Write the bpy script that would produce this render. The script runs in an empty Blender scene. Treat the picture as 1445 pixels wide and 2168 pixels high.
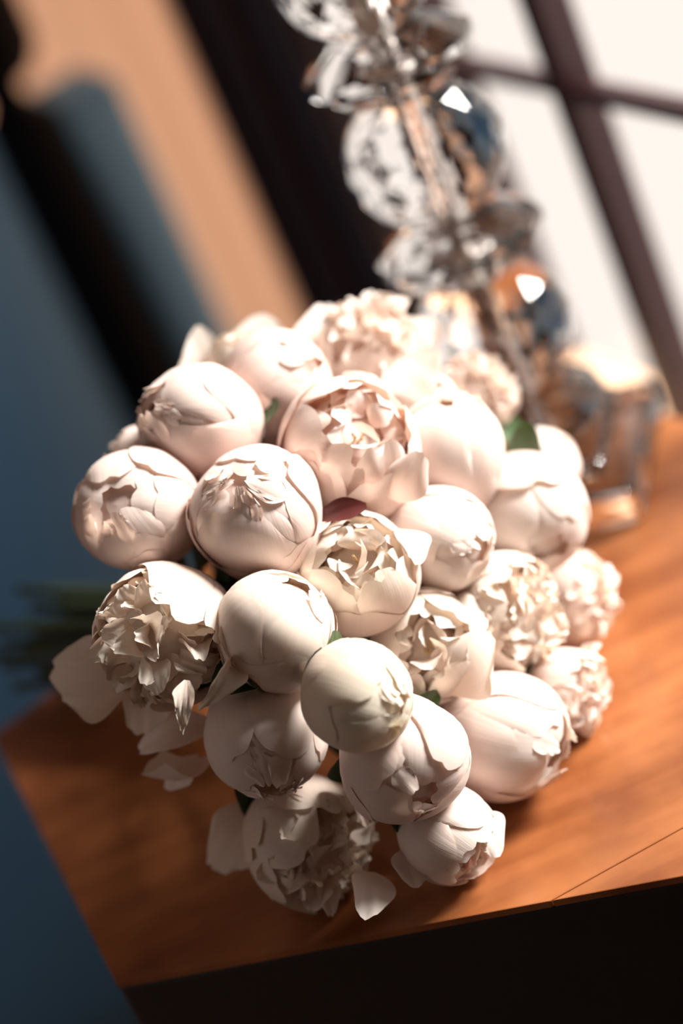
import bpy, math, random
import numpy as np
from mathutils import Vector, Matrix

# ------------------------------------------------------------------ camera
scene = bpy.context.scene
COL = scene.collection
F = 2168 * 85 / 36.0                       # focal length in pixels
PITCH, ROLL, CAM_H = math.radians(28), math.radians(24), 0.674
CAM = np.array([0, 0, CAM_H])              # table top is z = 0
FWD = np.array([0, math.cos(PITCH), -math.sin(PITCH)])
UP0 = np.array([0, math.sin(PITCH), math.cos(PITCH)])
RT0 = np.array([1.0, 0, 0])
RT = RT0 * math.cos(ROLL) - UP0 * math.sin(ROLL)
UP = RT0 * math.sin(ROLL) + UP0 * math.cos(ROLL)
cam_d = bpy.data.cameras.new('camera')
cam_d.sensor_fit = 'VERTICAL'; cam_d.sensor_height = 36; cam_d.sensor_width = 24; cam_d.lens = 85
cam_d.clip_start = 0.02
cam_d.dof.use_dof = True; cam_d.dof.focus_distance = 1.066; cam_d.dof.aperture_fstop = 2.3
cam = bpy.data.objects.new('camera', cam_d); COL.objects.link(cam)
M = Matrix.Identity(4)
for r in range(3):
    M[r][0], M[r][1], M[r][2], M[r][3] = RT[r], UP[r], -FWD[r], CAM[r]
cam.matrix_world = M
scene.camera = cam

# ------------------------------------------------------------------ light
world = bpy.data.worlds.new('world'); scene.world = world; world.use_nodes = True
bg = world.node_tree.nodes['Background']
bg.inputs[0].default_value = (1.0, 0.895, 0.82, 1); bg.inputs[1].default_value = 1.0
sun_d = bpy.data.lights.new('sun', 'SUN'); sun_d.energy = 15.0; sun_d.angle = math.radians(22)
sun_d.color = (1.0, 0.92, 0.84)
sun = bpy.data.objects.new('sun', sun_d); COL.objects.link(sun)
SAZ, SEL = math.radians(80), math.radians(35)
to_sun = Vector((math.sin(SAZ) * math.cos(SEL), math.cos(SAZ) * math.cos(SEL), math.sin(SEL)))
sun.rotation_euler = to_sun.to_track_quat('Z', 'Y').to_euler()
scene.view_settings.view_transform = 'Standard'; scene.view_settings.look = 'None'
scene.view_settings.gamma = 1; scene.view_settings.use_curve_mapping = False
scene.view_settings.exposure = 0.18
scene.cycles.use_denoising = True
scene.cycles.caustics_reflective = True; scene.cycles.caustics_refractive = True
scene.cycles.max_bounces = 14; scene.cycles.transmission_bounces = 14; scene.cycles.diffuse_bounces = 6
scene.cycles.sample_clamp_indirect = 6

def at(px, py, depth):
    """point seen at a pixel of the photo, at a forward depth"""
    return CAM + depth * (FWD + RT * (px - 722.5) / F - UP * (py - 1084) / F)

# ------------------------------------------------------------------ materials
def nodes(name):
    m = bpy.data.materials.new(name); m.use_nodes = True
    nt = m.node_tree; b = nt.nodes['Principled BSDF']
    return m, nt, b
def N(nt, t, **kw):
    n = nt.nodes.new(t)
    for k, v in kw.items(): setattr(n, k, v)
    return n
def plain(name, col, rough=0.5, metal=0.0, spec=0.5, noise=0.06, scale=30):
    m, nt, b = nodes(name)
    tc = N(nt, 'ShaderNodeTexCoord'); nz = N(nt, 'ShaderNodeTexNoise'); nz.inputs['Scale'].default_value = scale
    nz.inputs['Detail'].default_value = 5
    mx = N(nt, 'ShaderNodeMix', data_type='RGBA')
    mx.inputs['A'].default_value = (*[c * (1 - noise) for c in col], 1)
    mx.inputs['B'].default_value = (*[min(1, c * (1 + noise)) for c in col], 1)
    nt.links.new(tc.outputs['Object'], nz.inputs['Vector'])
    nt.links.new(nz.outputs['Fac'], mx.inputs['Factor'])
    nt.links.new(mx.outputs['Result'], b.inputs['Base Color'])
    b.inputs['Roughness'].default_value = rough; b.inputs['Metallic'].default_value = metal
    b.inputs['Specular IOR Level'].default_value = spec
    bp = N(nt, 'ShaderNodeBump'); bp.inputs['Strength'].default_value = 0.08; bp.inputs['Distance'].default_value = 0.002
    nt.links.new(nz.outputs['Fac'], bp.inputs['Height']); nt.links.new(bp.outputs['Normal'], b.inputs['Normal'])
    return m

def petal_material():
    m, nt, b = nodes('petal')
    out = nt.nodes['Material Output']
    uv = N(nt, 'ShaderNodeUVMap'); sep = N(nt, 'ShaderNodeSeparateXYZ')
    nt.links.new(uv.outputs[0], sep.inputs[0])
    oi = N(nt, 'ShaderNodeObjectInfo')
    rmp = N(nt, 'ShaderNodeMapRange'); rmp.inputs['From Min'].default_value = 0.12; rmp.inputs['From Max'].default_value = 0.75
    nt.links.new(sep.outputs['Y'], rmp.inputs['Value'])
    base = N(nt, 'ShaderNodeMix', data_type='RGBA', blend_type='MULTIPLY'); base.inputs['Factor'].default_value = 1
    base.inputs['B'].default_value = (0.97, 0.83, 0.79, 1)
    nt.links.new(oi.outputs['Color'], base.inputs['A'])
    mix = N(nt, 'ShaderNodeMix', data_type='RGBA')
    nt.links.new(rmp.outputs[0], mix.inputs['Factor'])
    nt.links.new(base.outputs['Result'], mix.inputs['A']); nt.links.new(oi.outputs['Color'], mix.inputs['B'])
    # fine lengthwise veins
    mp = N(nt, 'ShaderNodeMapping'); mp.inputs['Scale'].default_value = (26, 2.2, 1)
    nt.links.new(uv.outputs[0], mp.inputs['Vector'])
    nz = N(nt, 'ShaderNodeTexNoise'); nz.inputs['Scale'].default_value = 1.0; nz.inputs['Detail'].default_value = 4
    nt.links.new(mp.outputs[0], nz.inputs['Vector'])
    vm = N(nt, 'ShaderNodeMapRange'); vm.inputs['From Min'].default_value = .3; vm.inputs['From Max'].default_value = .7
    vm.inputs['To Min'].default_value = .955; vm.inputs['To Max'].default_value = 1.0
    nt.links.new(nz.outputs['Fac'], vm.inputs['Value'])
    vein = N(nt, 'ShaderNodeMix', data_type='RGBA', blend_type='MULTIPLY'); vein.inputs['Factor'].default_value = 1
    nt.links.new(mix.outputs['Result'], vein.inputs['A']); nt.links.new(vm.outputs[0], vein.inputs['B'])
    nt.links.new(vein.outputs['Result'], b.inputs['Base Color'])
    b.inputs['Roughness'].default_value = 0.5; b.inputs['Specular IOR Level'].default_value = 0.35
    b.inputs['Sheen Weight'].default_value = 0.15; b.inputs['Sheen Roughness'].default_value = 0.4
    bp = N(nt, 'ShaderNodeBump'); bp.inputs['Strength'].default_value = 0.14; bp.inputs['Distance'].default_value = 0.0012
    nt.links.new(nz.outputs['Fac'], bp.inputs['Height']); nt.links.new(bp.outputs['Normal'], b.inputs['Normal'])
    tr = N(nt, 'ShaderNodeBsdfTranslucent')
    tm = N(nt, 'ShaderNodeMix', data_type='RGBA', blend_type='MULTIPLY'); tm.inputs['Factor'].default_value = 1
    tm.inputs['B'].default_value = (1.0, 0.86, 0.74, 1)
    nt.links.new(vein.outputs['Result'], tm.inputs['A']); nt.links.new(tm.outputs['Result'], tr.inputs['Color'])
    ms = N(nt, 'ShaderNodeMixShader'); ms.inputs[0].default_value = 0.30
    nt.links.new(b.outputs[0], ms.inputs[1]); nt.links.new(tr.outputs[0], ms.inputs[2])
    nt.links.new(ms.outputs[0], out.inputs['Surface'])
    return m

def wood_material(name, c0, c1, rough, scale=6.0, bump=0.05):
    m, nt, b = nodes(name)
    tc = N(nt, 'ShaderNodeTexCoord'); mp = N(nt, 'ShaderNodeMapping')
    mp.inputs['Rotation'].default_value = (0, 0, math.radians(20)); mp.inputs['Scale'].default_value = (1.2, 9, 3)
    nt.links.new(tc.outputs['Object'], mp.inputs['Vector'])
    n1 = N(nt, 'ShaderNodeTexNoise'); n1.inputs['Scale'].default_value = scale; n1.inputs['Detail'].default_value = 8
    n1.inputs['Distortion'].default_value = 0.4
    nt.links.new(mp.outputs[0], n1.inputs['Vector'])
    n2 = N(nt, 'ShaderNodeTexNoise'); n2.inputs['Scale'].default_value = 22; n2.inputs['Detail'].default_value = 6
    nt.links.new(tc.outputs['Object'], n2.inputs['Vector'])
    add = N(nt, 'ShaderNodeMath', operation='MULTIPLY_ADD'); add.inputs[1].default_value = 0.55
    nt.links.new(n2.outputs['Fac'], add.inputs[0])
    sc = N(nt, 'ShaderNodeMath', operation='MULTIPLY'); sc.inputs[1].default_value = 0.45
    nt.links.new(n1.outputs['Fac'], sc.inputs[0]); nt.links.new(sc.outputs[0], add.inputs[2])
    cr = N(nt, 'ShaderNodeValToRGB'); cr.color_ramp.elements[0].position = .36; cr.color_ramp.elements[1].position = .62
    cr.color_ramp.elements[0].color = (*c0, 1); cr.color_ramp.elements[1].color = (*c1, 1)
    nt.links.new(add.outputs[0], cr.inputs[0]); nt.links.new(cr.outputs[0], b.inputs['Base Color'])
    b.inputs['Roughness'].default_value = rough
    n3 = N(nt, 'ShaderNodeTexNoise'); n3.inputs['Scale'].default_value = 420; n3.inputs['Detail'].default_value = 3
    nt.links.new(tc.outputs['Object'], n3.inputs['Vector'])
    bp = N(nt, 'ShaderNodeBump'); bp.inputs['Strength'].default_value = bump; bp.inputs['Distance'].default_value = 0.001
    nt.links.new(n3.outputs['Fac'], bp.inputs['Height']); nt.links.new(bp.outputs['Normal'], b.inputs['Normal'])
    return m

def glass_material(name, rough=0.0, ior=1.52, col=(1, 1, 1)):
    m, nt, b = nodes(name)
    b.inputs['Base Color'].default_value = (*col, 1); b.inputs['Roughness'].default_value = rough
    b.inputs['Transmission Weight'].default_value = 1.0; b.inputs['IOR'].default_value = ior
    return m
def pane_material():
    m, nt, b = nodes('window_pane')
    out = nt.nodes['Material Output']
    t = N(nt, 'ShaderNodeBsdfTransparent'); g = N(nt, 'ShaderNodeBsdfGlossy'); g.inputs['Roughness'].default_value = 0.02
    ms = N(nt, 'ShaderNodeMixShader'); ms.inputs[0].default_value = 0.04
    nt.links.new(t.outputs[0], ms.inputs[1]); nt.links.new(g.outputs[0], ms.inputs[2]); nt.links.new(ms.outputs[0], out.inputs['Surface'])
    return m

def sheer_material():
    m, nt, b = nodes('wall_glow_sheer')
    out = nt.nodes['Material Output']
    tr = N(nt, 'ShaderNodeBsdfTranslucent'); tr.inputs['Color'].default_value = (.115, .064, .040, 1)
    df = N(nt, 'ShaderNodeBsdfDiffuse'); df.inputs['Color'].default_value = (.6, .36, .24, 1)
    tc = N(nt, 'ShaderNodeTexCoord'); wv = N(nt, 'ShaderNodeTexNoise'); wv.inputs['Scale'].default_value = 300
    nt.links.new(tc.outputs['Object'], wv.inputs['Vector'])
    bp = N(nt, 'ShaderNodeBump'); bp.inputs['Strength'].default_value = .1; bp.inputs['Distance'].default_value = .001
    nt.links.new(wv.outputs['Fac'], bp.inputs['Height']); nt.links.new(bp.outputs['Normal'], df.inputs['Normal'])
    ad = N(nt, 'ShaderNodeAddShader')
    nt.links.new(tr.outputs[0], ad.inputs[0]); nt.links.new(df.outputs[0], ad.inputs[1]); nt.links.new(ad.outputs[0], out.inputs['Surface'])
    return m
MAT = dict(
    petal=petal_material(),
    table=wood_material('table_wood', (0.19, 0.056, 0.018), (0.37, 0.135, 0.047), 0.30),
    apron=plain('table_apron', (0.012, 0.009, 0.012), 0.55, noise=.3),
    wall=plain('peach_plaster', (0.52, 0.36, 0.27), 0.9, noise=.04, scale=14),
    ceiling=plain('ceiling_paint', (0.75, 0.68, 0.60), 0.9),
    floor=wood_material('floor_wood', (0.07, 0.035, 0.02), (0.14, 0.07, 0.035), 0.5),
    frame=plain('dark_maroon_wood', (0.030, 0.009, 0.011), 0.35, noise=.2),
    sill=plain('sill_paint', (0.78, 0.52, 0.34), 0.6),
    blue=plain('blue_upholstery', (0.17, 0.49, 1.0), 0.7, noise=.08, scale=60),
    chairwood=plain('dark_chair_wood', (0.002, 0.005, 0.010), 0.6, spec=0.12, noise=.2),
    stem=plain('stem_green', (0.014, 0.030, 0.010), 0.5, noise=.25, scale=80),
    leaf=plain('leaf_green', (0.03, 0.065, 0.017), 0.4, noise=.25, scale=90),
    redleaf=plain('leaf_maroon', (0.10, 0.018, 0.016), 0.45, noise=.25, scale=90),
    stamen=plain('stamen', (0.75, 0.55, 0.25), 0.6),
    glass=glass_material('crystal'),
    metal=plain('brushed_nickel', (0.90, 0.85, 0.82), 0.12, metal=1.0, noise=.03),
    pane=pane_material(),
    sheer=sheer_material(),
)

bb = MAT['blue'].node_tree.nodes['Principled BSDF']          # velvet pile
bb.inputs['Sheen Weight'].default_value = .9; bb.inputs['Sheen Roughness'].default_value = .45; bb.inputs['Sheen Tint'].default_value = (.35, .65, 1, 1)

# ------------------------------------------------------------------ mesh helpers
def link(name, me, mat, parent=None, smooth=False):
    o = bpy.data.objects.new(name, me); COL.objects.link(o)
    if mat is not None and not me.materials: me.materials.append(mat)
    if smooth: me.shade_smooth()
    if parent is not None: o.parent = parent
    return o
def mesh(name, verts, faces):
    me = bpy.data.meshes.new(name)
    me.from_pydata([tuple(map(float, v)) for v in verts], [], faces); me.update()
    return me
def empty(name, loc=(0, 0, 0), mat=None):
    o = bpy.data.objects.new(name, None); COL.objects.link(o)
    o.empty_display_size = 0.02
    if mat is not None: o.matrix_world = mat
    else: o.location = loc
    return o
def tag(o, label, cat=None, group=None, kind=None):
    o['label'] = label
    if cat: o['category'] = cat
    if group: o['group'] = group
    if kind: o['kind'] = kind
    return o
def struct(o, label):
    o['kind'] = 'structure'; o['label'] = label
    return o
def box_mesh(name, lo, hi, bevel=0.0):
    import bmesh
    bm = bmesh.new(); bmesh.ops.create_cube(bm, size=1)
    lo, hi = np.array(lo, float), np.array(hi, float)
    for v in bm.verts:
        v.co = Vector((lo + hi) / 2 + np.array(v.co) * (hi - lo))
    if bevel: bmesh.ops.bevel(bm, geom=bm.edges[:], offset=bevel, segments=3, profile=.5, affect='EDGES')
    me = bpy.data.meshes.new(name); bm.to_mesh(me); bm.free()
    return me
def box(name, lo, hi, mat, parent=None, bevel=0.0):
    return link(name, box_mesh(name, lo, hi, bevel), mat, parent)
def prism(name, poly, z0, z1, mat, parent=None, bevel=0.0):
    import bmesh
    bm = bmesh.new()
    vs = [bm.verts.new((x, y, z0)) for x, y in poly]
    f = bm.faces.new(vs)
    r = bmesh.ops.extrude_face_region(bm, geom=[f])
    bmesh.ops.translate(bm, vec=(0, 0, z1 - z0), verts=[v for v in r['geom'] if isinstance(v, bmesh.types.BMVert)])
    bmesh.ops.recalc_face_normals(bm, faces=bm.faces[:])
    if bevel: bmesh.ops.bevel(bm, geom=bm.edges[:], offset=bevel, segments=2, profile=.5, affect='EDGES')
    me = bpy.data.meshes.new(name); bm.to_mesh(me); bm.free()
    return link(name, me, mat, parent)
def lathe_mesh(name, prof, n, rot=0.0):
    V, Fc = [], []
    for r, z in prof:
        for i in range(n):
            a = rot + 2 * math.pi * i / n
            V.append((r * math.cos(a), r * math.sin(a), z))
    k = len(prof)
    for j in range(k - 1):
        for i in range(n):
            Fc.append((j * n + i, j * n + (i + 1) % n, (j + 1) * n + (i + 1) % n, (j + 1) * n + i))
    Fc.append(tuple(reversed(range(n)))); Fc.append(tuple((k - 1) * n + i for i in range(n)))
    return mesh(name, V, Fc)
def tube_mesh(name, pts, rad, n=8):
    pts = [np.array(p, float) for p in pts]; V, Fc = [], []
    ref = np.array([0.3, 0.2, 0.93])
    for i, p in enumerate(pts):
        t = pts[min(i + 1, len(pts) - 1)] - pts[max(i - 1, 0)]; t /= np.linalg.norm(t)
        a = np.cross(t, ref); a /= np.linalg.norm(a); b = np.cross(t, a)
        r = rad[i] if hasattr(rad, '__len__') else rad
        for k in range(n):
            q = 2 * math.pi * k / n
            V.append(p + r * (a * math.cos(q) + b * math.sin(q)))
    for i in range(len(pts) - 1):
        for k in range(n):
            Fc.append((i * n + k, i * n + (k + 1) % n, (i + 1) * n + (k + 1) % n, (i + 1) * n + k))
    Fc.append(tuple(reversed(range(n)))); Fc.append(tuple((len(pts) - 1) * n + k for k in range(n)))
    return mesh(name, V, Fc)

# ------------------------------------------------------------------ room
ZF, ZC = -0.74, 1.75
AZ = math.radians(-20)
WD = np.array([math.sin(AZ), math.cos(AZ)])          # along the window wall, away from the camera
WN = np.array([-math.cos(AZ), math.sin(AZ)])         # into the room
WO = np.array([0.30, 1.25]) + WN * .045              # s = 0
def wp(s, d): return WO + WD * s + WN * d            # wall coordinates -> xy
def wall_box(name, s0, s1, d0, d1, z0, z1, mat, parent=None, bevel=0.0):
    o = box(name, (s0, d0, z0), (s1, d1, z1), mat, parent, bevel)
    return o
Rm = Matrix(((WD[0], WN[0], 0, WO[0]), (WD[1], WN[1], 0, WO[1]), (0, 0, 1, 0), (0, 0, 0, 1)))
def place(o): o.matrix_world = Rm; return o

S_NEAR, S_FAR, DEPTH = -3.2, 1.75, 3.2               # room extents in wall coordinates
W0, W1 = -0.85, 0.380                                # window opening
ZS, ZT = -0.140, 1.10
struct(place(box('floor', (S_NEAR, 0, ZF - .05), (S_FAR, DEPTH, ZF), MAT['floor'])), 'dark wooden floor of the room')
struct(place(box('ceiling', (S_NEAR, 0, ZC), (S_FAR, DEPTH, ZC + .05), MAT['ceiling'])), 'pale plain ceiling')
wr = empty('wall_right', mat=Rm); struct(wr, 'peach plaster wall that holds the tall grid window')
V0, V1 = 0.59, 1.32                                   # opening added to backlight the peach curtain
box('wall_panel', (S_NEAR, -.08, ZF), (W0 - .02, 0, ZC), MAT['wall'], wr)
box('wall_panel', (W1 + .02, -.08, ZF), (V0, 0, ZC), MAT['wall'], wr)
box('wall_panel', (V1, -.08, ZF), (S_FAR, 0, ZC), MAT['wall'], wr)
box('wall_panel', (W0 - .02, -.08, ZF), (W1 + .02, 0, ZS), MAT['wall'], wr)
box('wall_panel', (W0 - .02, -.08, ZT), (W1 + .02, 0, ZC), MAT['wall'], wr)
box('wall_panel', (V0, -.08, ZT), (V1, 0, ZC), MAT['wall'], wr)
struct(place(box('wall_back', (S_FAR, -.12, ZF), (S_FAR + .1, DEPTH, ZC), MAT['wall'])), 'peach plaster wall behind the blue chair')
struct(place(box('wall_front', (S_NEAR - .1, -.12, ZF), (S_NEAR, DEPTH, ZC), MAT['wall'])), 'peach plaster wall behind the viewer')
wl = empty('wall_left', mat=Rm); struct(wl, 'peach plaster wall opposite, with an added wide fill-light window')
L0, L1, LZ0, LZ1 = -0.45, 1.50, -.45, 1.35  # out-of-view opening added to let in fill daylight
box('wall_panel', (S_NEAR, DEPTH, ZF), (S_FAR, DEPTH + .1, LZ0), MAT['wall'], wl)
box('wall_panel', (S_NEAR, DEPTH, LZ1), (S_FAR, DEPTH + .1, ZC), MAT['wall'], wl)
box('wall_panel', (S_NEAR, DEPTH, LZ0), (L0, DEPTH + .1, LZ1), MAT['wall'], wl)
box('wall_panel', (L1, DEPTH, LZ0), (S_FAR, DEPTH + .1, LZ1), MAT['wall'], wl)
w2 = empty('fill_window', mat=Rm); struct(w2, 'wide unseen window added in the wall opposite for fill light')
for q in np.linspace(L0, L1, 5): box('stile', (q - .025, DEPTH + .02, LZ0), (q + .025, DEPTH + .07, LZ1), MAT['frame'], w2, .004)
for q in (LZ0 + .02, LZ1 - .02): box('rail', (L0, DEPTH + .02, q - .02), (L1, DEPTH + .07, q + .02), MAT['frame'], w2, .004)
for p_, q in zip(np.linspace(L0, L1, 5)[:-1], np.linspace(L0, L1, 5)[1:]): box('pane', (p_, DEPTH + .04, LZ0), (q, DEPTH + .043, LZ1), MAT['pane'], w2)
# backlit peach curtain added over that opening to make the wall area bright
def curtain_mesh():
    n, V, Fc = 90, [], []
    for z in (ZF + .01, ZC - .05):
        for i in range(n + 1):
            t = i / n
            V.append((.582 + (V1 + .05 - .582) * t, .012 + .006 * math.sin(t * 34) + .003 * math.sin(t * 71), z))
    for i in range(n): Fc.append((i, i + 1, n + 2 + i, n + 1 + i))
    return mesh('wall_glow_curtain', V, Fc)
# window with glazing bars; s of the bar that shows beside the lamp: 0.17
win = empty('window_1', mat=Rm); struct(win, 'dark maroon window with a grid of small panes, blown-out daylight outside')
PS, PZ, S_BAR, Z_BAR = 0.262, 0.186, 0.172, 0.126
S_BAR = .180
bars = [S_BAR + PS * k for k in range(-6, 1) if S_BAR + PS * k > W0 + .05]
rows = [Z_BAR + PZ * k for k in range(0, 5)]
box('stile', (W1 - .035, -.075, ZS), (W1 + .02, -.015, ZT), MAT['frame'], win, .004)
box('stile', (W0 - .02, -.075, ZS), (W0 + .035, -.015, ZT), MAT['frame'], win, .004)
box('bottom_rail', (W0, -.075, ZS - .005), (W1, -.02, ZS + .012), MAT['sill'], win, .003)
box('top_rail', (W0, -.075, ZT - .04), (W1, -.015, ZT + .01), MAT['frame'], win, .004)
for s in bars: box('glazing_bar', (s - .010, -.062, ZS), (s + .010, -.034, ZT), MAT['frame'], win, .004)
for z in rows: box('glazing_bar', (W0, -.056, z - .0055), (W1, -.040, z + .0055), MAT['frame'], win, .003)
ss = [W0 + .035] + bars + [W1 - .035]; zz = [ZS + .012] + rows + [ZT - .04]
for a, b_ in zip(ss[:-1], ss[1:]):
    for c, d in zip(zz[:-1], zz[1:]):
        box('pane', (a, -.049, c), (b_, -.046, d), MAT['pane'], win)
sill = struct(place(box('trim_1', (W0 - .03, -.03, ZS - .03), (W1 + .02, .05, ZS), MAT['sill'], None, .006)), 'peach painted window sill beyond the table')
# broad dark casing left of the glazing
cas = empty('trim_2', mat=Rm); struct(cas, 'broad dark maroon wooden casing beside the window')
box('casing_board', (W1 + .004, -.005, ZF), (W1 + .200, .020, ZC), MAT['frame'], cas, .003)
box('moulding', (W1 + .10, .018, ZF), (W1 + .118, .030, ZC), MAT['frame'], cas, .006)
box('moulding', (W1 + .012, .018, ZF), (W1 + .045, .026, ZC), MAT['frame'], cas, .008)
box('moulding', (W1 + .175, .018, ZF), (W1 + .200, .026, ZC), MAT['frame'], cas, .005)
cu = place(link('wall_glow_curtain', curtain_mesh(), MAT['sheer'], None, True))
tag(cu, 'backlit peach sheer curtain standing in for the bright wall beside the dark casing', 'curtain')
# daylight portal in the window opening: a sampling aid for the sky
def portal(s0, s1, z0, z1, d, sign):
    pd = bpy.data.lights.new('window_portal', 'AREA'); pd.shape = 'RECTANGLE'; pd.size = s1 - s0; pd.size_y = z1 - z0
    pd.cycles.is_portal = True
    po = bpy.data.objects.new('window_portal', pd); COL.objects.link(po)
    pc = wp((s0 + s1) / 2, d)
    po.matrix_world = Matrix.Translation((pc[0], pc[1], (z0 + z1) / 2)) @ Vector((-sign * WN[0], -sign * WN[1], 0)).to_track_quat('Z', 'Y').to_matrix().to_4x4()
portal(W0, W1, ZS, ZT, -.10, 1); portal(V0, V1, ZF, ZT, -.10, 1); portal(L0, L1, LZ0, LZ1, DEPTH + .12, -1)

# ------------------------------------------------------------------ blue chair
CX = np.array([-0.94, -0.342]); CX /= np.linalg.norm(CX); CY = WD
C0 = np.array([-0.020, 1.935])
Cm = Matrix(((CX[0], CY[0], 0, C0[0]), (CX[1], CY[1], 0, C0[1]), (0, 0, 1, 0), (0, 0, 0, 1)))
ch = empty('upholstered_chair', mat=Cm)
tag(ch, 'blue upholstered chair with dark wooden posts standing behind the table', 'chair')
def padded(name, lo, hi, mat, parent, bulge):
    n = 14; V, Fc = [], []
    lo, hi = np.array(lo), np.array(hi)
    for side in (0, 1):
        for j in range(n + 1):
            for i in range(n + 1):
                u, v = i / n, j / n
                e = (1 - (2 * u - 1) ** 4) * (1 - (2 * v - 1) ** 6)
                y = lo[1] - bulge * e if side == 0 else hi[1]
                V.append((lo[0] + (hi[0] - lo[0]) * u, y, lo[2] + (hi[2] - lo[2]) * v))
    q = (n + 1) ** 2
    for j in range(n):
        for i in range(n):
            a = j * (n + 1) + i
            Fc.append((a, a + 1, a + n + 2, a + n + 1)); Fc.append((q + a, q + a + n + 1, q + a + n + 2, q + a + 1))
    rim = [i for i in range(n + 1)] + [j * (n + 1) + n for j in range(1, n + 1)] + [n * (n + 1) + i for i in range(n - 1, -1, -1)] + [j * (n + 1) for j in range(n - 1, 0, -1)]
    for a, b_ in zip(rim, rim[1:] + rim[:1]): Fc.append((b_, a, q + a, q + b_))
    return link(name, mesh(name, V, Fc), mat, parent, True)
padded('back_panel', (.124, 0.0, ZF + .03), (.60, .07, .26), MAT['blue'], ch, .035)
for a in (0.0, .655): padded('side_panel', (a, .015, ZF + .04), (a + .056, .09, .095), MAT['blue'], ch, .014)
for a in (.091, .625):
    p = link('post', lathe_mesh('post', [(.035, ZF), (.035, .100), (.022, .112), (.016, .122), (.016, .132), (.034, .142), (.044, .16), (.046, .26), (.02, .30), (.004, .31)], 16), MAT['chairwood'], ch, True)
    p.location = (a, .02, 0)
box('seat', (.04, .07, -.36), (.66, .56, -.24), MAT['blue'], ch, .03)
for a in (.07, .62): box('leg', (a - .02, .50, ZF), (a + .03, .55, -.35), MAT['chairwood'], ch, .006)

# ------------------------------------------------------------------ table
P = [np.array(p) for p in ((-.187, .929), (-.232, 1.192), (.109, 1.365), (.302, 1.017), (.330, .7335))]
tb = empty('side_table', loc=(0.03, 1.03, ZF))
tag(tb, 'orange brown wooden table with angled corners and dark apron under the bouquet', 'table')
def ground(px, py, z=0.0):
    r = FWD + RT * (px - 722.5) / F - UP * (py - 1084) / F
    return (CAM + r * (z - CAM_H) / r[2])[:2]
LA, LB = ground(1160, 1910), ground(1445, 1752)
def clip(poly, a, b, keep, gap):
    d = (b - a) / np.linalg.norm(b - a); n = np.array([-d[1], d[0]]) * keep; out = []
    f = lambda p: float(np.dot(p - a, n)) - gap
    for p, q in zip(poly, poly[1:] + poly[:1]):
        fp, fq = f(p), f(q)
        if fp >= 0: out.append(p)
        if fp * fq < 0: out.append(p + (q - p) * fp / (fp - fq))
    return out
org = np.array([0.03, 1.03])
def rel(poly): return [p - org for p in poly]
HT = -ZF
for k in (1, -1):
    prism('top_board', rel(clip(P, LA, LB, k, .00025)), HT - .004, HT, MAT['table'], tb, .0006)
cen = sum(P) / len(P)
ins = [cen + (p - cen) * .9985 for p in P]
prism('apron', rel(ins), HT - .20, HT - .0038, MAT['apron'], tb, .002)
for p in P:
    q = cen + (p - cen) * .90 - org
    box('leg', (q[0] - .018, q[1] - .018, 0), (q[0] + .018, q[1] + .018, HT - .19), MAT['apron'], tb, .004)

# ------------------------------------------------------------------ crystal lamp
LXY = (0.117, 1.193)
lm = empty('crystal_lamp', loc=(LXY[0], LXY[1], 0))
tag(lm, 'clear faceted crystal ball lamp column standing behind the peonies', 'lamp')
def faceted_ball(r, rings, n, flat=1.0, cut=.16):
    prof = []
    t0 = math.asin(cut)
    for j in range(rings + 1):
        t = t0 + (math.pi - 2 * t0) * j / rings
        prof.append((r * math.sin(t), -r * flat * math.cos(t)))
    V, Fc = [], []
    for j, (pr, z) in enumerate(prof):
        for i in range(n):
            a = 2 * math.pi * (i + .5 * (j % 2)) / n
            V.append((pr * math.cos(a), pr * math.sin(a), z))
    for j in range(rings):
        for i in range(n):
            a, b_ = j * n + i, j * n + (i + 1) % n
            c, d = (j + 1) * n + i, (j + 1) * n + (i + 1) % n
            if j % 2 == 0: Fc += [(a, b_, c), (b_, d, c)]
            else: Fc += [(a, b_, d), (a, d, c)]
    Fc.append(tuple(reversed(range(n)))); Fc.append(tuple(rings * n + i for i in range(n)))
    return mesh('ball', V, Fc)
ballm = faceted_ball(.0435, 10, 16, .94)
discm = lathe_mesh('disc', [(.013, -.0175), (.032, -.0150), (.0465, -.0030), (.0465, .0030), (.028, .0150), (.013, .0175)], 10)
def bead(name, me, z, rot=0):
    o = link(name, me, MAT['glass'], lm); o.location = (0, 0, z); o.rotation_euler = (0, 0, rot); return o
bead('crystal_ball', ballm, .105); bead('crystal_ball', ballm, .215, .2); bead('crystal_ball', ballm, .325, .4)
for z in (.050, .160, .270, .380): bead('crystal_disc', discm, z, z * 7)
link('rod', tube_mesh('rod', [(0, 0, .02), (0, 0, .42)], .0058, 12), MAT['metal'], lm, True)
for z in (.0685, .1425, .1785, .2525, .2885, .3625):
    o = link('collar', lathe_mesh('collar', [(.007, -.003), (.0115, -.002), (.0115, .002), (.007, .003)], 16), MAT['metal'], lm, True); o.location = (0, 0, z)
def bevel_block(name, w, z0, z1, rot):
    o = box(name, (-w, -w, z0), (w, w, z1), MAT['glass'], lm, .005); o.rotation_euler = (0, 0, rot); return o
bevel_block('base_block', .060, 0.0005, .022, math.radians(-24)); bevel_block('base_step', .042, .0222, .034, math.radians(-24))
link('lamp_neck', lathe_mesh('lamp_neck', [(.012, .397), (.020, .402), (.020, .410), (.010, .418), (.010, .46), (.014, .465), (.014, .50)], 20), MAT['metal'], lm, True)

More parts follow.
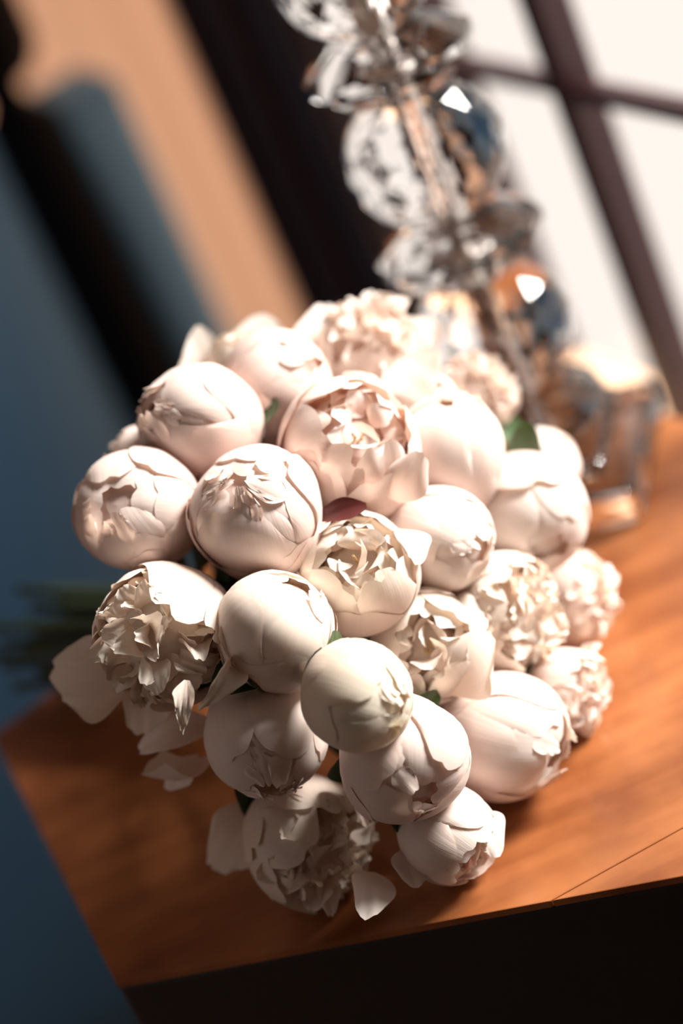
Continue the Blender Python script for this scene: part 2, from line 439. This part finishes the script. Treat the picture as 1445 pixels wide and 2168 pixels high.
# ------------------------------------------------------------------ peonies
def smooth(t): t = np.clip(t, 0, 1); return t * t * (3 - 2 * t)
def grid_mesh(name, Pn, UVs, nu, nv, thick=0.0):
    """Pn (nv+1, nu+1, 3) -> mesh with UVs"""
    V = Pn.reshape(-1, 3); Fc = []
    for j in range(nv):
        for i in range(nu):
            a = j * (nu + 1) + i
            Fc.append((a, a + 1, a + nu + 2, a + nu + 1))
    me = bpy.data.meshes.new(name)
    me.from_pydata(V.tolist(), [], Fc)
    uvl = me.uv_layers.new(name='UVMap')
    idx = np.empty(len(me.loops), dtype=np.int32); me.loops.foreach_get('vertex_index', idx)
    uvl.data.foreach_set('uv', UVs.reshape(-1, 2)[idx].astype(np.float32).ravel())
    me.shade_smooth(); me.update()
    return me
def wavy(rng, u, k=4, lo=2.0, hi=9.0):
    s = np.zeros_like(u)
    for _ in range(k): s += rng.uniform(.4, 1) * np.sin(rng.uniform(lo, hi) * u + rng.uniform(0, 6.28))
    return s / k
LUMP = []
def lump(p):
    q = p / np.maximum(np.linalg.norm(p, axis=-1, keepdims=True), 1e-9)
    k = np.ones(q.shape[:-1])
    for v_, a_, f_ in LUMP: k = k + a_ * np.sin(q @ v_ + f_)
    p = p * k[..., None]
    p[..., 2] = np.where(p[..., 2] < 0, p[..., 2] * 1.14, p[..., 2])
    return p
def cup_petal(rng, R, a, th, W, lay=0.0, lift=0.0, curl=0.0, notch=0.06, rag=0.02, ruf=0.0, tilt=0.02, th0=0.0, sz=1.0, crease=.008, nu=16, nv=16, round_=.3, side=0.0, hug=0.0, jit=0.0, puff=0.0):
    u = np.linspace(-1, 1, nu + 1)[None, :]; v = np.linspace(0, 1, nv + 1)[:, None]
    g = 1 - round_ * np.abs(u) ** 2.6 - notch * np.exp(-((u - rng.uniform(-.3, .3)) / .14) ** 2) + rag * wavy(rng, u, 4, 4, 13)
    theta = th0 + (th - th0) * v * g
    w = W * np.sin(np.pi / 2 * np.minimum(1, (v + .04) / .58)) ** .8 * (1 - .22 * np.clip((v - .58) / .42, 0, 1) ** 2)
    beta = u * w
    c = np.stack([np.sin(theta) * math.cos(a), np.sin(theta) * math.sin(a), -np.cos(theta)], -1)
    e = np.array([-math.sin(a), math.cos(a), 0.0])
    p = c * np.cos(beta)[..., None] + e * np.sin(beta)[..., None]
    t = np.clip((v * g - .55) / .45, 0, 1)
    r = 1 + lay + tilt * u * smooth(v * 2) + lift * t ** 2 - curl * np.clip((v * g - .72) / .28, 0, 1) ** 2 + side * np.abs(u) ** 4 * v
    ph = rng.uniform(0, 6.28)
    r = r + crease * (np.sin(u * rng.uniform(3, 6) + ph) * np.sin(v * 3.1) + .7 * np.sin(u * rng.uniform(7, 12) + v * 4 + ph * 2) * v)
    edge = np.maximum(smooth((v - .45) / .55), .7 * smooth((np.abs(u) - .5) / .5) * smooth(v * 2))
    r = r + ruf * edge * (wavy(rng, u * 1.0 + v * .6, 4, 4, 13) + .5 * wavy(rng, v * 1.3 + u * .2, 3, 6, 14))
    r = r + puff * (1 - u ** 2) * np.sin(np.pi * np.clip(v, 0, 1) ** 1.3)
    r = r - hug * np.maximum(np.abs(u) ** 5 * smooth(v * 3), v ** 9)
    p = p * (R * r)[..., None]
    if jit:
        ax = rng.normal(0, 1, 3); ax /= np.linalg.norm(ax); q = rng.normal(0, jit)
        K = np.array([[0, -ax[2], ax[1]], [ax[2], 0, -ax[0]], [-ax[1], ax[0], 0]])
        p = p @ (np.eye(3) + math.sin(q) * K + (1 - math.cos(q)) * K @ K).T
    p[..., 2] *= sz
    p = lump(p)
    UV = np.stack([np.broadcast_to(u * .5 + .5, r.shape), np.broadcast_to(theta / math.pi, r.shape) + 0 * r], -1)
    return grid_mesh('petal', p, UV, nu, nv)
def strip_petal(rng, B, T, width, n, bulge=.15, curl=.2, ruf=.05, nu=12, nv=14, rag=.04, pt=0.0):
    """free petal from B to T (local coords), facing n"""
    B, T, n = map(lambda q: np.array(q, float), (B, T, n)); L = np.linalg.norm(T - B); d = (T - B) / L
    n = n - d * np.dot(n, d); n /= np.linalg.norm(n); s = np.cross(d, n)
    u = np.linspace(-1, 1, nu + 1)[None, :]; v = np.linspace(0, 1, nv + 1)[:, None]
    g = 1 - .28 * np.abs(u) ** 2.6 - pt * np.abs(u) ** 1.3 + rag * wavy(rng, u, 4, 6, 18)
    w = width / 2 * (.25 + .75 * np.sin(np.pi / 2 * np.minimum(1, v / .6))) * (1 - .25 * np.clip((v - .6) / .4, 0, 1) ** 2)
    h = L * (bulge * np.sin(np.pi * v) + curl * u ** 2 * v + ruf * v * (wavy(rng, u + v * .7, 4, 4, 12)))
    p = B + d * (L * v * g)[..., None] + s * (u * w + .04 * L * wavy(rng, v + 0 * u, 3, 3, 8))[..., None] + n * h[..., None]
    UV = np.stack([np.broadcast_to(u * .5 + .5, g.shape + () if False else h.shape), .35 + .5 * v + 0 * u], -1)
    return grid_mesh('petal', p, UV, nu, nv)
def core_mesh(R, sz, zoff):
    n, m = 20, 14; V, Fc = [], []
    for j in range(m + 1):
        t = math.pi * (j + .02) / (m + .04)
        for i in range(n):
            a = 2 * math.pi * i / n
            V.append((R * math.sin(t) * math.cos(a), R * math.sin(t) * math.sin(a), -R * sz * math.cos(t) + zoff))
    for j in range(m):
        for i in range(n):
            Fc.append((j * n + i, j * n + (i + 1) % n, (j + 1) * n + (i + 1) % n, (j + 1) * n + i))
    Fc.append(tuple(reversed(range(n)))); Fc.append(tuple(m * n + i for i in range(n)))
    V = lump(np.array(V))
    me = mesh('heart', V, Fc); uvl = me.uv_layers.new(name='UVMap')
    for l, d in zip(me.loops, uvl.data): d.uv = (.5, .5)
    return me

BLUSH, IVORY, CREAM, WHITE = (.87, .775, .735, 1), (.87, .82, .755, 1), (.85, .825, .72, 1), (.89, .835, .795, 1)
GROUP = 'peonies of the bouquet'
def depth_of(x, y, dz):
    k = 1.10 / F
    lat = math.hypot(x - 620, y - 1230) * k
    return 1.262 - math.sqrt(max(.165 ** 2 - lat ** 2, .0009)) - .00007 * (y - 1230) + .00004 * (x - 620) + dz
BIND = at(470, 1330, 1.275)

SPEC = []
def peony(*a, **k): SPEC.append((a, k))
def ray(px, py): return FWD + RT * (px - 722.5) / F - UP * (py - 1084) / F
def solve_depths():
    """push the heads apart in depth until they only press lightly, and keep them on the table"""
    n = len(SPEC); px = np.array([[a[0], a[1], a[2]] for a, k in SPEC], float)
    rays = np.array([ray(p[0], p[1]) for p in px]); rr = 1.02 * px[:, 2] / F
    dep = np.array([depth_of(a[0], a[1], k.get('dz', 0.0)) for a, k in SPEC])
    lim = CAM_H / (-rays[:, 2] + 1.13 * rr)                 # lowest petals touch the wood here
    pin = np.array([bool(k.get('pin')) for a, k in SPEC])      # these lie on the table
    dep = np.where(pin, lim, np.minimum(dep, lim))
    for it in range(400):
        worst = 0
        for i in range(n):
            for j in range(i):
                c = dep[i] * rays[i] - dep[j] * rays[j]; need = .955 * (rr[i] * dep[i] + rr[j] * dep[j])
                gap = need - np.linalg.norm(c)
                if gap > 0:
                    worst = max(worst, gap); f, b = (i, j) if dep[i] <= dep[j] else (j, i)
                    dep[f] -= gap * .35; dep[b] += gap * .35
        dep = np.where(pin, lim, np.minimum(dep, lim))
        if worst < 2e-4: break
    return dep
def stem_slots(heads):
    """one place in the round bunch for each stem, on the side its flower is on"""
    n = len(heads); A = TIPC - BIND; A = A / np.linalg.norm(A)
    e1 = np.cross(A, [0, 0, 1.0]); e1 /= np.linalg.norm(e1); e2 = np.cross(A, e1)
    sl = [.0036 * math.sqrt(i + .5) * np.array([math.cos(i * 2.39996), math.sin(i * 2.39996)]) for i in range(n)]
    want = np.array([[np.dot(h - BIND, e1), np.dot(h - BIND, e2)] for h in heads]); want -= want.mean(0)
    want *= .0036 * math.sqrt(n) / np.abs(want).max()
    out = [None] * n; free = list(range(n))
    for i in np.argsort(-np.linalg.norm(want, axis=1)):
        k = min(free, key=lambda q: np.linalg.norm(sl[q] - want[i])); free.remove(k); out[i] = e1 * sl[k][0] + e2 * sl[k][1]
    return out
TIPC = at(65, 1350, 1.385)
def build_peony(px, py, rpx, d, kind, tint, label, seed, dz=0.0, sz=1.0, extra=(), free=(), leaves=(), stem=True, tuft=None, guard=None, dep=1.1, slot=None):
    rng = np.random.default_rng(seed)
    LUMP.clear()
    for _ in range(4):
        v_ = rng.normal(0, 1, 3); v_ *= rng.uniform(1.6, 3.6) / np.linalg.norm(v_); LUMP.append((v_, rng.uniform(.012, .026), rng.uniform(0, 6.28)))
    R = 1.05 * rpx * dep / F
    c = at(px, py, dep)
    Z = RT * d[0] + UP * d[1] - FWD * d[2]; Z /= np.linalg.norm(Z)
    X = RT - Z * np.dot(RT, Z)
    if np.linalg.norm(X) < .35: X = UP - Z * np.dot(UP, Z)
    X /= np.linalg.norm(X); Y = np.cross(Z, X)
    Mx = Matrix.Identity(4)
    for r in range(3): Mx[r][0], Mx[r][1], Mx[r][2], Mx[r][3] = X[r], Y[r], Z[r], c[r]
    root = empty('peony', mat=Mx); tag(root, label, 'flower', GROUP)
    Rm3 = np.array([X, Y, Z])
    loc = lambda w: Rm3 @ (np.array(w) - c)
    def rest(me):                                   # loose petals lie on the wood instead of passing through it
        for v in me.vertices:
            z = c[2] + X[2] * v.co[0] + Y[2] * v.co[1] + Z[2] * v.co[2]
            if z < .0012: v.co = v.co + Vector((X[2], Y[2], Z[2])) * (.0012 - z)
        return me
    def put(me, name='petal', mat='petal', vary=.03):
        o = link(name, rest(me), MAT[mat], root)
        k = 1 + rng.uniform(-vary, vary)
        o.color = (min(1, tint[0] * k), min(1, tint[1] * k), min(1, tint[2] * k), 1)
        return o
    D = math.radians
    def frill(n, cap, r0, ln, wd, spread=.55, zoff=0.0, ruf=.16, rag=.07):
        for i in range(n):
            t = D(cap) * math.sqrt((i + .5) / n); q = i * 2.39996 + rng.uniform(-.2, .2)
            nn = np.array([math.sin(t) * math.cos(q), math.sin(t) * math.sin(q), math.cos(t)])
            out = np.array([math.cos(q), math.sin(q), 0.0])
            dr = nn * .8 + out * spread * rng.uniform(-.3, 1) + rng.normal(0, .28, 3); dr /= np.linalg.norm(dr)
            b0 = nn * R * r0 + np.array([0, 0, zoff * R])
            fc = nn * .9 - out * .9 + rng.normal(0, .5, 3)
            put(strip_petal(rng, b0, b0 + dr * R * ln * rng.uniform(.7, 1.25), R * wd * rng.uniform(.65, 1.3), fc, rng.uniform(.1, .35), rng.uniform(.1, .5), ruf, nu=12, nv=10, rag=rag), vary=.05)
    if kind == 'bud':
        put(core_mesh(R * .78, sz * .96, 0), 'heart')
        for i in range(5):
            put(cup_petal(rng, R, i * 1.2566 + rng.uniform(-.2, .2), D(rng.uniform(160, 174)), rng.uniform(.85, 1.05), lay=-.055, curl=.07, notch=.05, rag=.012, ruf=.006, tilt=.012, hug=.02, sz=sz, puff=.01))
        a0 = rng.uniform(0, 6.28)
        for i in range(4):
            put(cup_petal(rng, R, a0 + i * 1.5708 + rng.uniform(-.25, .25), D(rng.uniform(135, 166)), rng.uniform(.95, 1.2), lay=-.022 + .004 * i, curl=.03, notch=.04, rag=.008, ruf=.004, tilt=.010, hug=.014, sz=sz, puff=.018))
        g = guard if guard is not None else [(rng.uniform(0, 6.28), rng.uniform(85, 120), rng.uniform(.8, 1.05)) for _ in range(3)]
        vz = -FWD @ Rm3.T; av = math.atan2(vz[1], vz[0])
        g = list(g) + [(av + q + rng.uniform(-.2, .2), rng.uniform(68, 98), rng.uniform(.75, .95)) for q in (-.75, .7)]
        for i, (a, th, W) in enumerate(g):
            put(cup_petal(rng, R, a, D(th), W * 1.1, lay=.008 + .009 * i, crease=.011, curl=0, notch=.03, rag=.006, ruf=.003, tilt=.006, hug=.012, sz=sz, round_=.38, puff=.032))
        for i in range(9 if tuft is None else tuft):
            put(cup_petal(rng, R, rng.uniform(0, 6.28), D(rng.uniform(160, 176)), rng.uniform(.10, .24), lay=rng.uniform(-.08, -.02), lift=rng.uniform(.03, .15), rag=.05, ruf=.05, th0=D(135), sz=sz, nu=8, nv=8))
    elif kind == 'cup':
        put(core_mesh(R * .60, .85, -R * .12), 'heart')
        frill(15, 58, .54, .32, .58, .3, ruf=.06, rag=.02)
        for k, (rr, n, th, W) in enumerate(((.72, 5, 150, .8), (.86, 6, 148, .85))):
            for i in range(n):
                put(cup_petal(rng, R * rr, i * 6.283 / n + rng.uniform(-.3, .3), D(th + rng.uniform(-18, 10)), W * rng.uniform(.85, 1.1), lift=rng.uniform(-.06, .12), rag=.03, notch=.08, ruf=.06, tilt=.03, jit=.08, sz=sz))
        for i in range(6):
            put(cup_petal(rng, R, i * 1.047 + rng.uniform(-.2, .2), D(rng.uniform(132, 154)), rng.uniform(.85, 1.05), lay=-.04 + .006 * i, lift=rng.uniform(-.02, .04), rag=.012, notch=.05, ruf=.012, tilt=.015, hug=.01, sz=sz))
        g = guard if guard is not None else [(rng.uniform(0, 6.28), rng.uniform(90, 118), rng.uniform(.7, .95)) for _ in range(3)]
        for i, (a, th, W) in enumerate(g):
            put(cup_petal(rng, R, a, D(th), W * 1.1, lay=.012 + .007 * i, lift=rng.uniform(0, .03), notch=.04, rag=.008, ruf=.006, tilt=.008, hug=.01, sz=sz, round_=.36, puff=.024))
        for q in rng.uniform(0, 6.28, 5):
            put(tube_mesh('stamen', [np.array([0, 0, .2 * R]), R * np.array([.06 * math.cos(q), .06 * math.sin(q), .45]), R * np.array([.12 * math.cos(q), .12 * math.sin(q), .58 + rng.uniform(-.06, .06)])], [R * .012, R * .012, R * .022], 5), 'stamen', 'stamen')
    else:  # bomb: frilled open flower
        put(core_mesh(R * .74, .95, -R * .02), 'heart')
        frill(46, 82, .60, .44, .46, .6)
        for i in range(9):
            put(cup_petal(rng, R * .9, i * 6.283 / 9 + rng.uniform(-.3, .3), D(rng.uniform(108, 140)), rng.uniform(.4, .6), lift=rng.uniform(-.05, .15), rag=.05, notch=.12, ruf=.08, tilt=.05, jit=.12, sz=sz, crease=.02), vary=.05)
        for i in range(7):
            put(cup_petal(rng, R, i * .8976 + rng.uniform(-.2, .2), D(rng.uniform(95, 132)), rng.uniform(.6, .85), lay=-.03 + .006 * i, lift=rng.uniform(0, .12), rag=.025, notch=.1, ruf=.03, tilt=.03, sz=sz))
        for i, (a, th, W) in enumerate(guard or []):
            put(cup_petal(rng, R, a, D(th), W * 1.1, lay=.012 + .007 * i, lift=rng.uniform(0, .04), notch=.04, rag=.01, ruf=.008, tilt=.01, hug=.01, sz=sz, round_=.36))
    for (a, th, W, lay, lift, curl) in extra:
        put(cup_petal(rng, R, D(a), D(th), W, lay=lay, lift=lift, curl=curl, rag=.02, ruf=.012, tilt=.01, sz=sz, round_=.32))
    for fr in free:
        (bx, by, bd), (tx, ty, td), w = fr[:3]; o = fr[3] if len(fr) > 3 else {}
        nn = o.get('n', (0, 0, 1)); nw = RT * nn[0] + UP * nn[1] - FWD * nn[2]
        put(strip_petal(rng, loc(at(bx, by, dep + bd)), loc(at(tx, ty, dep + td)), w * dep / F, Rm3 @ nw, o.get('bulge', .12), o.get('curl', .12), o.get('ruf', .06), rag=o.get('rag', .04), pt=o.get('pt', .08)))
    for (bx, by, bd), (tx, ty, td), w, mt in leaves:
        o = put(strip_petal(rng, loc(at(bx, by, dep + bd)), loc(at(tx, ty, dep + td)), w * dep / F, Rm3 @ (-FWD + UP * .3), .06, .1, .02, rag=0), 'leaf', mt)
    for i in range(2):
        q = rng.uniform(0, 6.28); e = X * math.cos(q) + Y * math.sin(q)
        put(strip_petal(rng, loc(c - Z * R * .9), loc(c - Z * R * rng.uniform(.9, 1.2) + e * R * rng.uniform(1.0, 1.25)), R * .8, Rm3 @ Z, .05, .1, .03, rag=0), 'leaf', 'leaf')
    for i in range(3):
        a = i * 2.09 + rng.uniform(-.3, .3)
        put(cup_petal(rng, R, a, D(rng.uniform(40, 58)), rng.uniform(.3, .45), lay=.055, lift=.05, rag=.02, ruf=.01, sz=sz, nu=6, nv=6), 'sepal', 'leaf')
    if stem:
        b0 = c - Z * R * sz * .93
        bi = BIND + slot; tip = TIPC + slot * 1.7 + (TIPC - BIND) * rng.uniform(-.22, .12)
        pts = []
        m1 = b0 - Z * .014
        for t in np.linspace(0, 1, 9):
            pts.append((1 - t) ** 3 * b0 + 3 * (1 - t) ** 2 * t * m1 + 3 * (1 - t) * t * t * (bi * .8 + b0 * .2) + t ** 3 * bi)
        for t in np.linspace(.25, 1, 4): pts.append(bi + (tip - bi) * t)
        for q in pts: q[2] = max(q[2], .006)
        put(tube_mesh('stem', [loc(q) for q in pts], .0027, 8), 'stem', 'stem').data.shade_smooth()
    return root

peony(590, 815, 113, (.65, .50, .55), 'bud', BLUSH, 'blush closed peony bud between the two upright guard petals and the half-open bloom', 11, tuft=3,
      guard=[(.3, 118, .8), (2.6, 128, 1.0), (4.4, 108, 1.0)])
peony(415, 893, 118, (-.80, .22, .55), 'bud', BLUSH, 'blush peony bud on the rim with its frilled opening turned to the blue chair', 12, tuft=14,
      guard=[(-.9, 122, .75), (.5, 118, .9), (2.8, 110, .9)])
peony(286, 1082, 124, (-.33, .14, .92), 'bud', BLUSH, 'blush peony bud with a dark pinched hole at its centre', 13, tuft=4,
      guard=[(-1.2, 122, .62), (-.5, 118, .6), (1.0, 132, .85), (3.1, 118, .9)])
peony(541, 1085, 133, (-.22, .50, .83), 'bud', BLUSH, 'large blush peony bud with a small frilled crest on top', 14, tuft=16,
      guard=[(-1.9, 92, .72), (-.9, 96, .72), (.3, 138, .7), (3.3, 118, .7)])
peony(742, 955, 146, (.22, .42, .88), 'cup', BLUSH, 'half-open blush peony with loose upright petal tips, largest cup of the bouquet', 15,
      free=[((835, 1060, -.02), (893, 958, -.03), 95, dict(bulge=.1, curl=-.1)), ((760, 850, 0), (800, 800, .0), 130, dict(bulge=.1))],
      leaves=[((775, 1068, -.035), (672, 1098, -.030), 50, 'redleaf')],
      guard=[(-2.3, 126, .62), (-1.2, 112, .72), (2.6, 122, .8)])
peony(950, 958, 112, (.15, .90, .35), 'bud', WHITE, 'smooth white peony bud beside the green leaf', 16, tuft=4, sz=1.06,
      guard=[(-1.9, 132, .95), (-.7, 126, .85), (3.0, 120, .9)],
      leaves=[((1010, 900, .05), (1115, 915, .07), 75, 'leaf')])
peony(1122, 1096, 122, (.35, -.60, .72), 'bud', WHITE, 'big pale peony with one broad petal folded over it like a cap, below the leaf', 17, tuft=0,
      guard=[(2.8, 118, .95), (.3, 120, .9), (-1.5, 120, .9)],
      extra=[(88, 112, 1.15, .075, 0, 0)])
peony(940, 1150, 110, (.72, -.15, .66), 'bud', WHITE, 'white peony bud with a small split opening beside the open cup', 18, tuft=7,
      guard=[(2.9, 126, .95), (1.3, 120, .8), (-1.6, 105, .9)])
peony(762, 1210, 124, (.0, .48, .87), 'cup', IVORY, 'ivory peony opening into a round hollow cup with stamens at the bouquet centre', 19, dz=-.008,
      free=[((850, 1120, .0), (885, 1195, -.015), 90, dict(n=(.5, .3, .8), bulge=.15))],
      guard=[(-1.57, 112, .95), (-2.7, 110, .85), (.2, 124, .8)])
peony(590, 1325, 119, (.45, .75, .45), 'bud', IVORY, 'smooth closed ivory peony bud next to the frilly shaded bloom', 20, tuft=2, dz=-.004,
      guard=[(-2.6, 128, .95), (-1.1, 104, 1.0), (.4, 125, .9)],
      free=[((492, 1300, -.01), (505, 1412, -.012), 66, dict(bulge=.1, curl=.1))],
      leaves=[((560, 1440, .03), (490, 1445, .02), 60, 'leaf')])
peony(900, 1372, 116, (.05, .10, 1.0), 'cup', IVORY, 'open ivory peony showing a ragged heart between broad outer petals', 21,
      free=[((940, 1460, -.01), (1040, 1340, -.012), 150, dict(bulge=.14, curl=.22, pt=.18, ruf=.04)), ((930, 1300, .01), (1030, 1330, .0), 110, dict(n=(.2, .6, .7), bulge=.2)), ((850, 1330, 0), (800, 1350, -.01), 45, dict(ruf=.15, rag=.1))],
      guard=[(1.5, 118, .7), (-1.6, 112, .9), (3.0, 100, .6)])
peony(1066, 1302, 124, (.78, .05, .62), 'bomb', IVORY, 'ivory peony unfolding crumpled petals to one side above the smooth pink-based bud', 22,
      guard=[(3.1, 128, .95), (-2.0, 122, .95), (2.0, 118, .8), (-.9, 100, .8)])
peony(766, 1476, 112, (.78, -.20, .60), 'bud', CREAM, 'round greenish-cream closed peony bud pressed between ivory and blush neighbours', 23, dz=-.026, tuft=10,
      guard=[(-2.2, 120, .75), (2.2, 138, 1.0), (3.4, 100, .9)])
peony(566, 1565, 121, (.15, -.78, .60), 'bud', WHITE, 'shaded white peony bud with its torn opening pointing down', 24, tuft=14,
      guard=[(1.2, 142, .95), (2.4, 130, .95), (.2, 126, .8)],
      free=[((455, 1540, .02), (292, 1590, .03), 95, dict(n=(0, .5, .8), bulge=.16, curl=.2)), ((450, 1600, .03), (300, 1640, .03), 70, dict(n=(0, .8, .5), bulge=-.2, curl=.2)), ((420, 1600, .03), (350, 1670, .04), 60)],
      leaves=[((640, 1460, .03), (655, 1520, .02), 60, 'leaf')])
peony(346, 1345, 142, (-.10, -.18, .97), 'bomb', IVORY, 'fully frilled shaded peony with many crumpled petals and a drooping side petal', 25, dz=-.006,
      extra=[(62, 150, .85, .05, 0, .0), (20, 135, .6, .05, 0, .0)],
      free=[((275, 1440, .02), (108, 1425, .035), 190, dict(bulge=.08, curl=.1, ruf=.10, rag=.09)), ((335, 1430, .02), (285, 1553, .03), 110, dict(bulge=.1)),
            ((500, 1385, -.02), (420, 1506, -.025), 62, dict(curl=.35, bulge=.25, ruf=.12, pt=.3, n=(.5, .2, .8))), ((395, 1440, -.03), (383, 1552, -.03), 46, dict(ruf=.22, rag=.12, pt=.3, curl=.3))])
peony(858, 1618, 127, (.32, -.50, .80), 'bud', BLUSH, 'blush peony bud with cracked overlapping petals below the greenish-cream ball', 26, dz=-.034, tuft=3,
      guard=[(.9, 146, .75), (2.5, 138, .95), (-2.6, 120, .8)])
peony(1068, 1563, 128, (.82, -.22, .52), 'bud', WHITE, 'smooth pink-based peony bud resting at the lit side of the table', 27, tuft=6, sz=1.05,
      guard=[(2.9, 130, 1.0), (1.2, 138, .9), (-1.9, 128, 1.0)])
peony(655, 1785, 128, (.50, -.45, .68), 'bomb', IVORY, 'frilled peony in shade hanging low over the table edge', 28, pin=True,
      guard=[(2.3, 138, .95), (3.4, 125, .9), (1.2, 120, .7)],
      free=[((570, 1700, .01), (450, 1840, .02), 150, dict(bulge=.12, rag=.08)), ((690, 1850, -.01), (700, 1940, -.01), 50, dict(ruf=.15, rag=.1)), ((740, 1690, -.0), (795, 1660, -.01), 55, dict(bulge=.1))])
peony(958, 1772, 100, (.72, -.45, .42), 'cup', WHITE, 'low white peony lying on the table with a curled petal lip', 29, pin=True,
      free=[((800, 1850, .005), (768, 1945, -.02), 100, dict(bulge=.05)), ((870, 1790, .0), (880, 1880, -.01), 90, dict(bulge=.1)), ((1000, 1720, 0), (1055, 1815, -.01), 90, dict(n=(.4, .2, .8), bulge=.2))],
      guard=[(2.6, 125, .95), (1.3, 128, .9), (-2.0, 120, .9)])
peony(1200, 1462, 88, (.85, -.25, .25), 'bomb', WHITE, 'small frilled white peony with pointed petal tips over the lit table', 30, dz=.015,
      free=[((1230, 1440, 0), (1295, 1455, 0), 60, dict(rag=.1)), ((1220, 1500, 0), (1250, 1560, 0), 50), ((1225, 1385, .0), (1272, 1362, .0), 30)])
peony(1215, 1265, 92, (.85, .10, .35), 'bomb', WHITE, 'white peony on the far rim next to the crystal base', 31, dz=.03, guard=[(3.1, 128, .95), (-2.2, 122, .95)])
peony(785, 748, 118, (.15, .80, .45), 'bomb', WHITE, 'frilled white peony at the top of the bouquet against the dark casing', 32, dz=.015,
      free=[((670, 770, -.01), (690, 643, -.0), 120, dict(bulge=.1)), ((770, 700, 0), (765, 645, .01), 90), ((850, 760, -.03), (905, 840, -.04), 150, dict(bulge=.15))],
      guard=[(-1.57, 118, 1.0), (-.6, 110, .8)])
peony(1010, 835, 84, (.45, .65, .40), 'bomb', WHITE, 'small frilled white peony behind the bouquet touching the crystal column', 33, dz=.03,
      free=[((925, 730, .01), (905, 672, .02), 45), ((950, 720, .01), (985, 700, .02), 60)])
peony(905, 862, 72, (.0, .6, .7), 'bud', WHITE, 'small white peony bud tucked between frilled bloom and smooth bud', 34, dz=.012)
peony(520, 775, 80, (-.2, .85, .3), 'cup', IVORY, 'ivory peony mostly hidden, two long upright petals showing', 35, dz=.035,
      free=[((445, 815, .0), (420, 688, .01), 118, dict(bulge=.08, curl=.25, ruf=.02, rag=.01, pt=.32)), ((545, 790, .01), (555, 664, .02), 150, dict(bulge=.1, curl=.25, ruf=.02, rag=.02, pt=.15))])
peony(1145, 985, 78, (.35, .55, .5), 'bud', WHITE, 'pale peony bud half hidden behind the capped bloom', 36, dz=.035, tuft=2)
peony(290, 965, 62, (-.8, .3, .3), 'bud', BLUSH, 'small brownish peony bud hidden under the rim bud by the blue chair', 37, dz=.03, tuft=2)

DEP = solve_depths()
HEADS = [at(a[0], a[1], d_) for (a, k), d_ in zip(SPEC, DEP)]
for (a, k), d_, sl in zip(SPEC, DEP, stem_slots(HEADS)):
    k = dict(k); k.pop('dz', None); k.pop('pin', None)
    build_peony(*a, dep=d_, slot=sl, **k)
